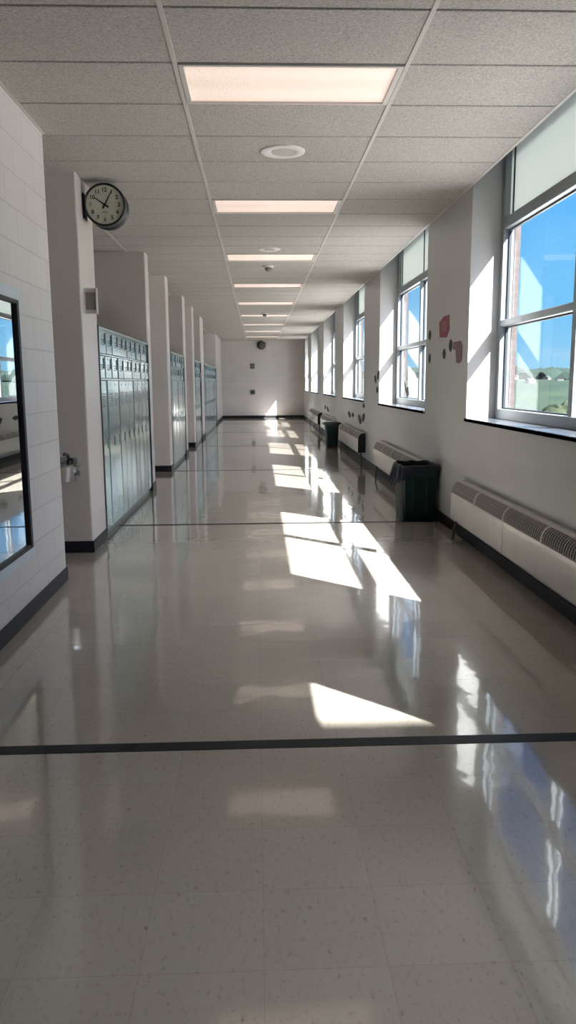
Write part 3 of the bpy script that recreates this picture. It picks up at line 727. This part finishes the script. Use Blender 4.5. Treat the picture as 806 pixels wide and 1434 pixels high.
# liner: wavy collar folded over the rim, hanging low on the corridor side
b = bmesh.new(); n = 96; rings = []
def sq(a, w, d):
    c, s = math.cos(a), math.sin(a); k_ = (abs(c)**6+abs(s)**6)**(1/6.0); return c/k_*w/2, s/k_*d/2
for lev in range(9):
    u = lev/8; rg = []
    for q in range(n):
        a = 2*math.pi*q/n; side = max(0, -math.cos(a))**1.5        # -x side hangs lower
        hang = 0.035+0.20*side+0.012*math.sin(5*a)
        off = [-0.035, -0.01, 0.008, 0.016, 0.019, 0.022, 0.024, 0.026, 0.030][lev]+0.018*side*u
        wob = (0.004+0.010*u)*math.sin(17*a+2*u)+(0.008*u)*math.sin(31*a+3)
        x, y = sq(a, W_+2*off, D_+2*off)
        nx = math.cos(a)*wob*(0.4 if side < 0.1 else 1); ny = math.sin(a)*wob*0.4
        z = H_+0.012-(0.05 if lev == 0 else 0) - (max(0, u-0.18)/0.82)*hang + 0.004*math.sin(9*a)
        rg.append(b.verts.new((min(x+nx, 0.205), y+ny, z)))
    rings.append(rg)
for r0, r1 in zip(rings, rings[1:]):
    for q in range(n): b.faces.new((r0[q], r0[(q+1) % n], r1[(q+1) % n], r1[q]))
bmesh.ops.recalc_face_normals(b, faces=b.faces[:])
lm = MB(); lm._merge(b); lo_ = lm.build('bin_liner', M_BAG, t, smooth=True)
md = lo_.modifiers.new('s', 'SOLIDIFY'); md.thickness = 0.002
tag(t, 'dark green waste bin with a black liner folded over the rim, by the near radiator', 'bin')
t = empty('waste_bin', (1.61, 17.05, 0))
bin_body(0.30, 0.38, 0.50).build('body', M_GREEN, t, smooth=True)
lid = MB().box(-0.20, 0.19, -0.22, 0.22, 0.50, 0.545, 0.015, 2); lid.box(-0.15, 0.14, -0.17, 0.17, 0.545, 0.56, 0.006, 1)
lid.build('lid', mat('very dark lid', (0.008, 0.02, 0.02), 0.35), t, smooth=True)
tag(t, 'smaller dark green bin with a flat dark lid, far along the right wall', 'bin')

# ------------------------------------------------------------------ decorations on the right wall
def plate(nm, pts, mtl, th=0.003):
    cy = sum(p[0] for p in pts)/len(pts); cz = sum(p[1] for p in pts)/len(pts)
    o = MB().prism([(0, p[0]-cy, p[1]-cz) for p in pts], (-th, 0, 0)).build(nm, mtl); o.location = (XR, cy, cz); return o
o = plate('wall_sign', [(7.61, 2.045), (7.585, 1.905), (7.70, 1.835), (7.99, 1.85), (8.02, 2.00), (7.84, 2.045)], M_RED)
tag(o, 'red faceted paper sign on the pier between the two nearest windows', 'sign')
MB().prism([(-0.0035, -0.12, 0.05), (-0.0035, -0.10, -0.05), (-0.0035, 0.12, -0.04), (-0.0035, 0.12, 0.045)], (-0.001, 0, 0)).build('print', mat('pale red print', (0.34, 0.12, 0.14), 0.7), o)
o = plate('wall_sticker', [(7.42, 1.775), (7.16, 1.775), (7.09, 1.73), (7.10, 1.60), (7.16, 1.575), (7.30, 1.58), (7.33, 1.70), (7.43, 1.71)], M_PINK)
tag(o, 'faded pink paper cutout nearest the first window', 'sticker')
def leaf(y, z, wy, hz, tilt, lab, mtl=None, x=XR):
    pts = []
    for q in range(16):
        a = 2*math.pi*q/16; r = 1-0.08*abs(math.sin(2*a)); py, pz = math.cos(a)*wy/2*r, math.sin(a)*hz/2*r
        pts.append((0, py*math.cos(tilt)-pz*math.sin(tilt), py*math.sin(tilt)+pz*math.cos(tilt)))
    o = MB().prism(pts, (-0.003, 0, 0)).build('wall_sticker', mtl or M_DARKP); o.location = (x, y, z)
    tag(o, lab, 'sticker', 'dark paper cutouts on the right wall')
lv = [(8.458, 1.90, .13, .11, 0, 'upper of the two dark paper cutouts beside the second window'), (8.44, 1.655, .11, .105, 0, 'lower of the two dark paper cutouts beside the second window'),
 (7.787, 1.68, .12, .10, .1, 'dark paper cutout below the red sign'), (7.529, 1.75, .14, .12, -.1, 'dark paper cutout between red sign and pink cutout'),
 (12.31, 1.45, .25, .12, .3, 'dark cutout on the pier before the third window, left of a pair'), (12.03, 1.51, .22, .14, -.3, 'dark cutout on the pier before the third window, right of a pair'),
 (12.11, 1.287, .25, .11, 0, 'lone dark cutout below the pair before the third window'),
 (15.77, .76, .5, .12, .1, 'dark cutout above the third radiator, farthest of the low row'), (15.2, .775, .4, .09, 0, 'small dark cutout above the third radiator, beside the farthest of the low row'), (14.17, .74, .5, .15, .2, 'dark cutout above the third radiator, lowest of the near pair'),
 (13.67, .79, .35, .15, -.2, 'dark cutout above the third radiator, nearest of the low row'), (13.65, 1.0, .3, .09, 0, 'dark cutout just under the near end of the third window sill'),
 (20.67, .70, .6, .13, .1, 'dark cutout above the radiator behind the far bin'), (21.48, .73, .5, .1, -.2, 'farthest dark cutout on the right wall')]
for a in lv: leaf(*a)
o = MB().prism([(0, 0, 0), (0, .12, .06), (0, .2, .2), (0, .1, .17), (0, .03, .1), (0, -.1, .12), (0, -.16, .02), (0, -.06, -.04)], (-0.002, 0, 0)).build('window_sticker', M_DARKP)
o.location = (2.167, 11.35, 1.22); tag(o, 'dark butterfly-like sticker low on the glass of the second window', 'sticker')

# ------------------------------------------------------------------ end wall items
t = empty('wall_bell', (0.18, YB, 2.86))
MB().box(-0.17, 0.17, -0.10, 0.0, -0.05, 0.12, 0.02, 2).build('base', M_GREY, t, smooth=True)
MB().lathe([(0, 0.16), (0.09, 0.15), (0.15, 0.11), (0.17, 0.08), (0, 0.08)], c=(0, 0, -0.0), axis='Y-').build('gong', M_GREY, t, smooth=True)
tag(t, 'dark alarm bell high on the end wall under the ceiling', 'bell')
t = empty('wall_box', (-0.19, YB, 1.95))
MB().box(-0.08, 0.08, -0.05, 0, 0, 0.2, 0.01, 2).build('body', M_GREY, t); MB().box(-0.05, 0.05, -0.056, -0.05, 0.04, 0.16, 0.002, 1).build('cover', mat('mid grey cover', (0.18, 0.17, 0.17), 0.4), t)
tag(t, 'upper small grey box on the end wall', 'box')
t = empty('wall_box', (-0.18, YB, 0.94))
MB().box(-0.08, 0.08, -0.05, 0, 0, 0.18, 0.01, 2).build('body', M_GREY, t); MB().cyl((0, -0.05, 0.09), (0, -0.07, 0.09), 0.04).build('knob', M_BLACK, t)
tag(t, 'lower small dark box on the end wall', 'box')
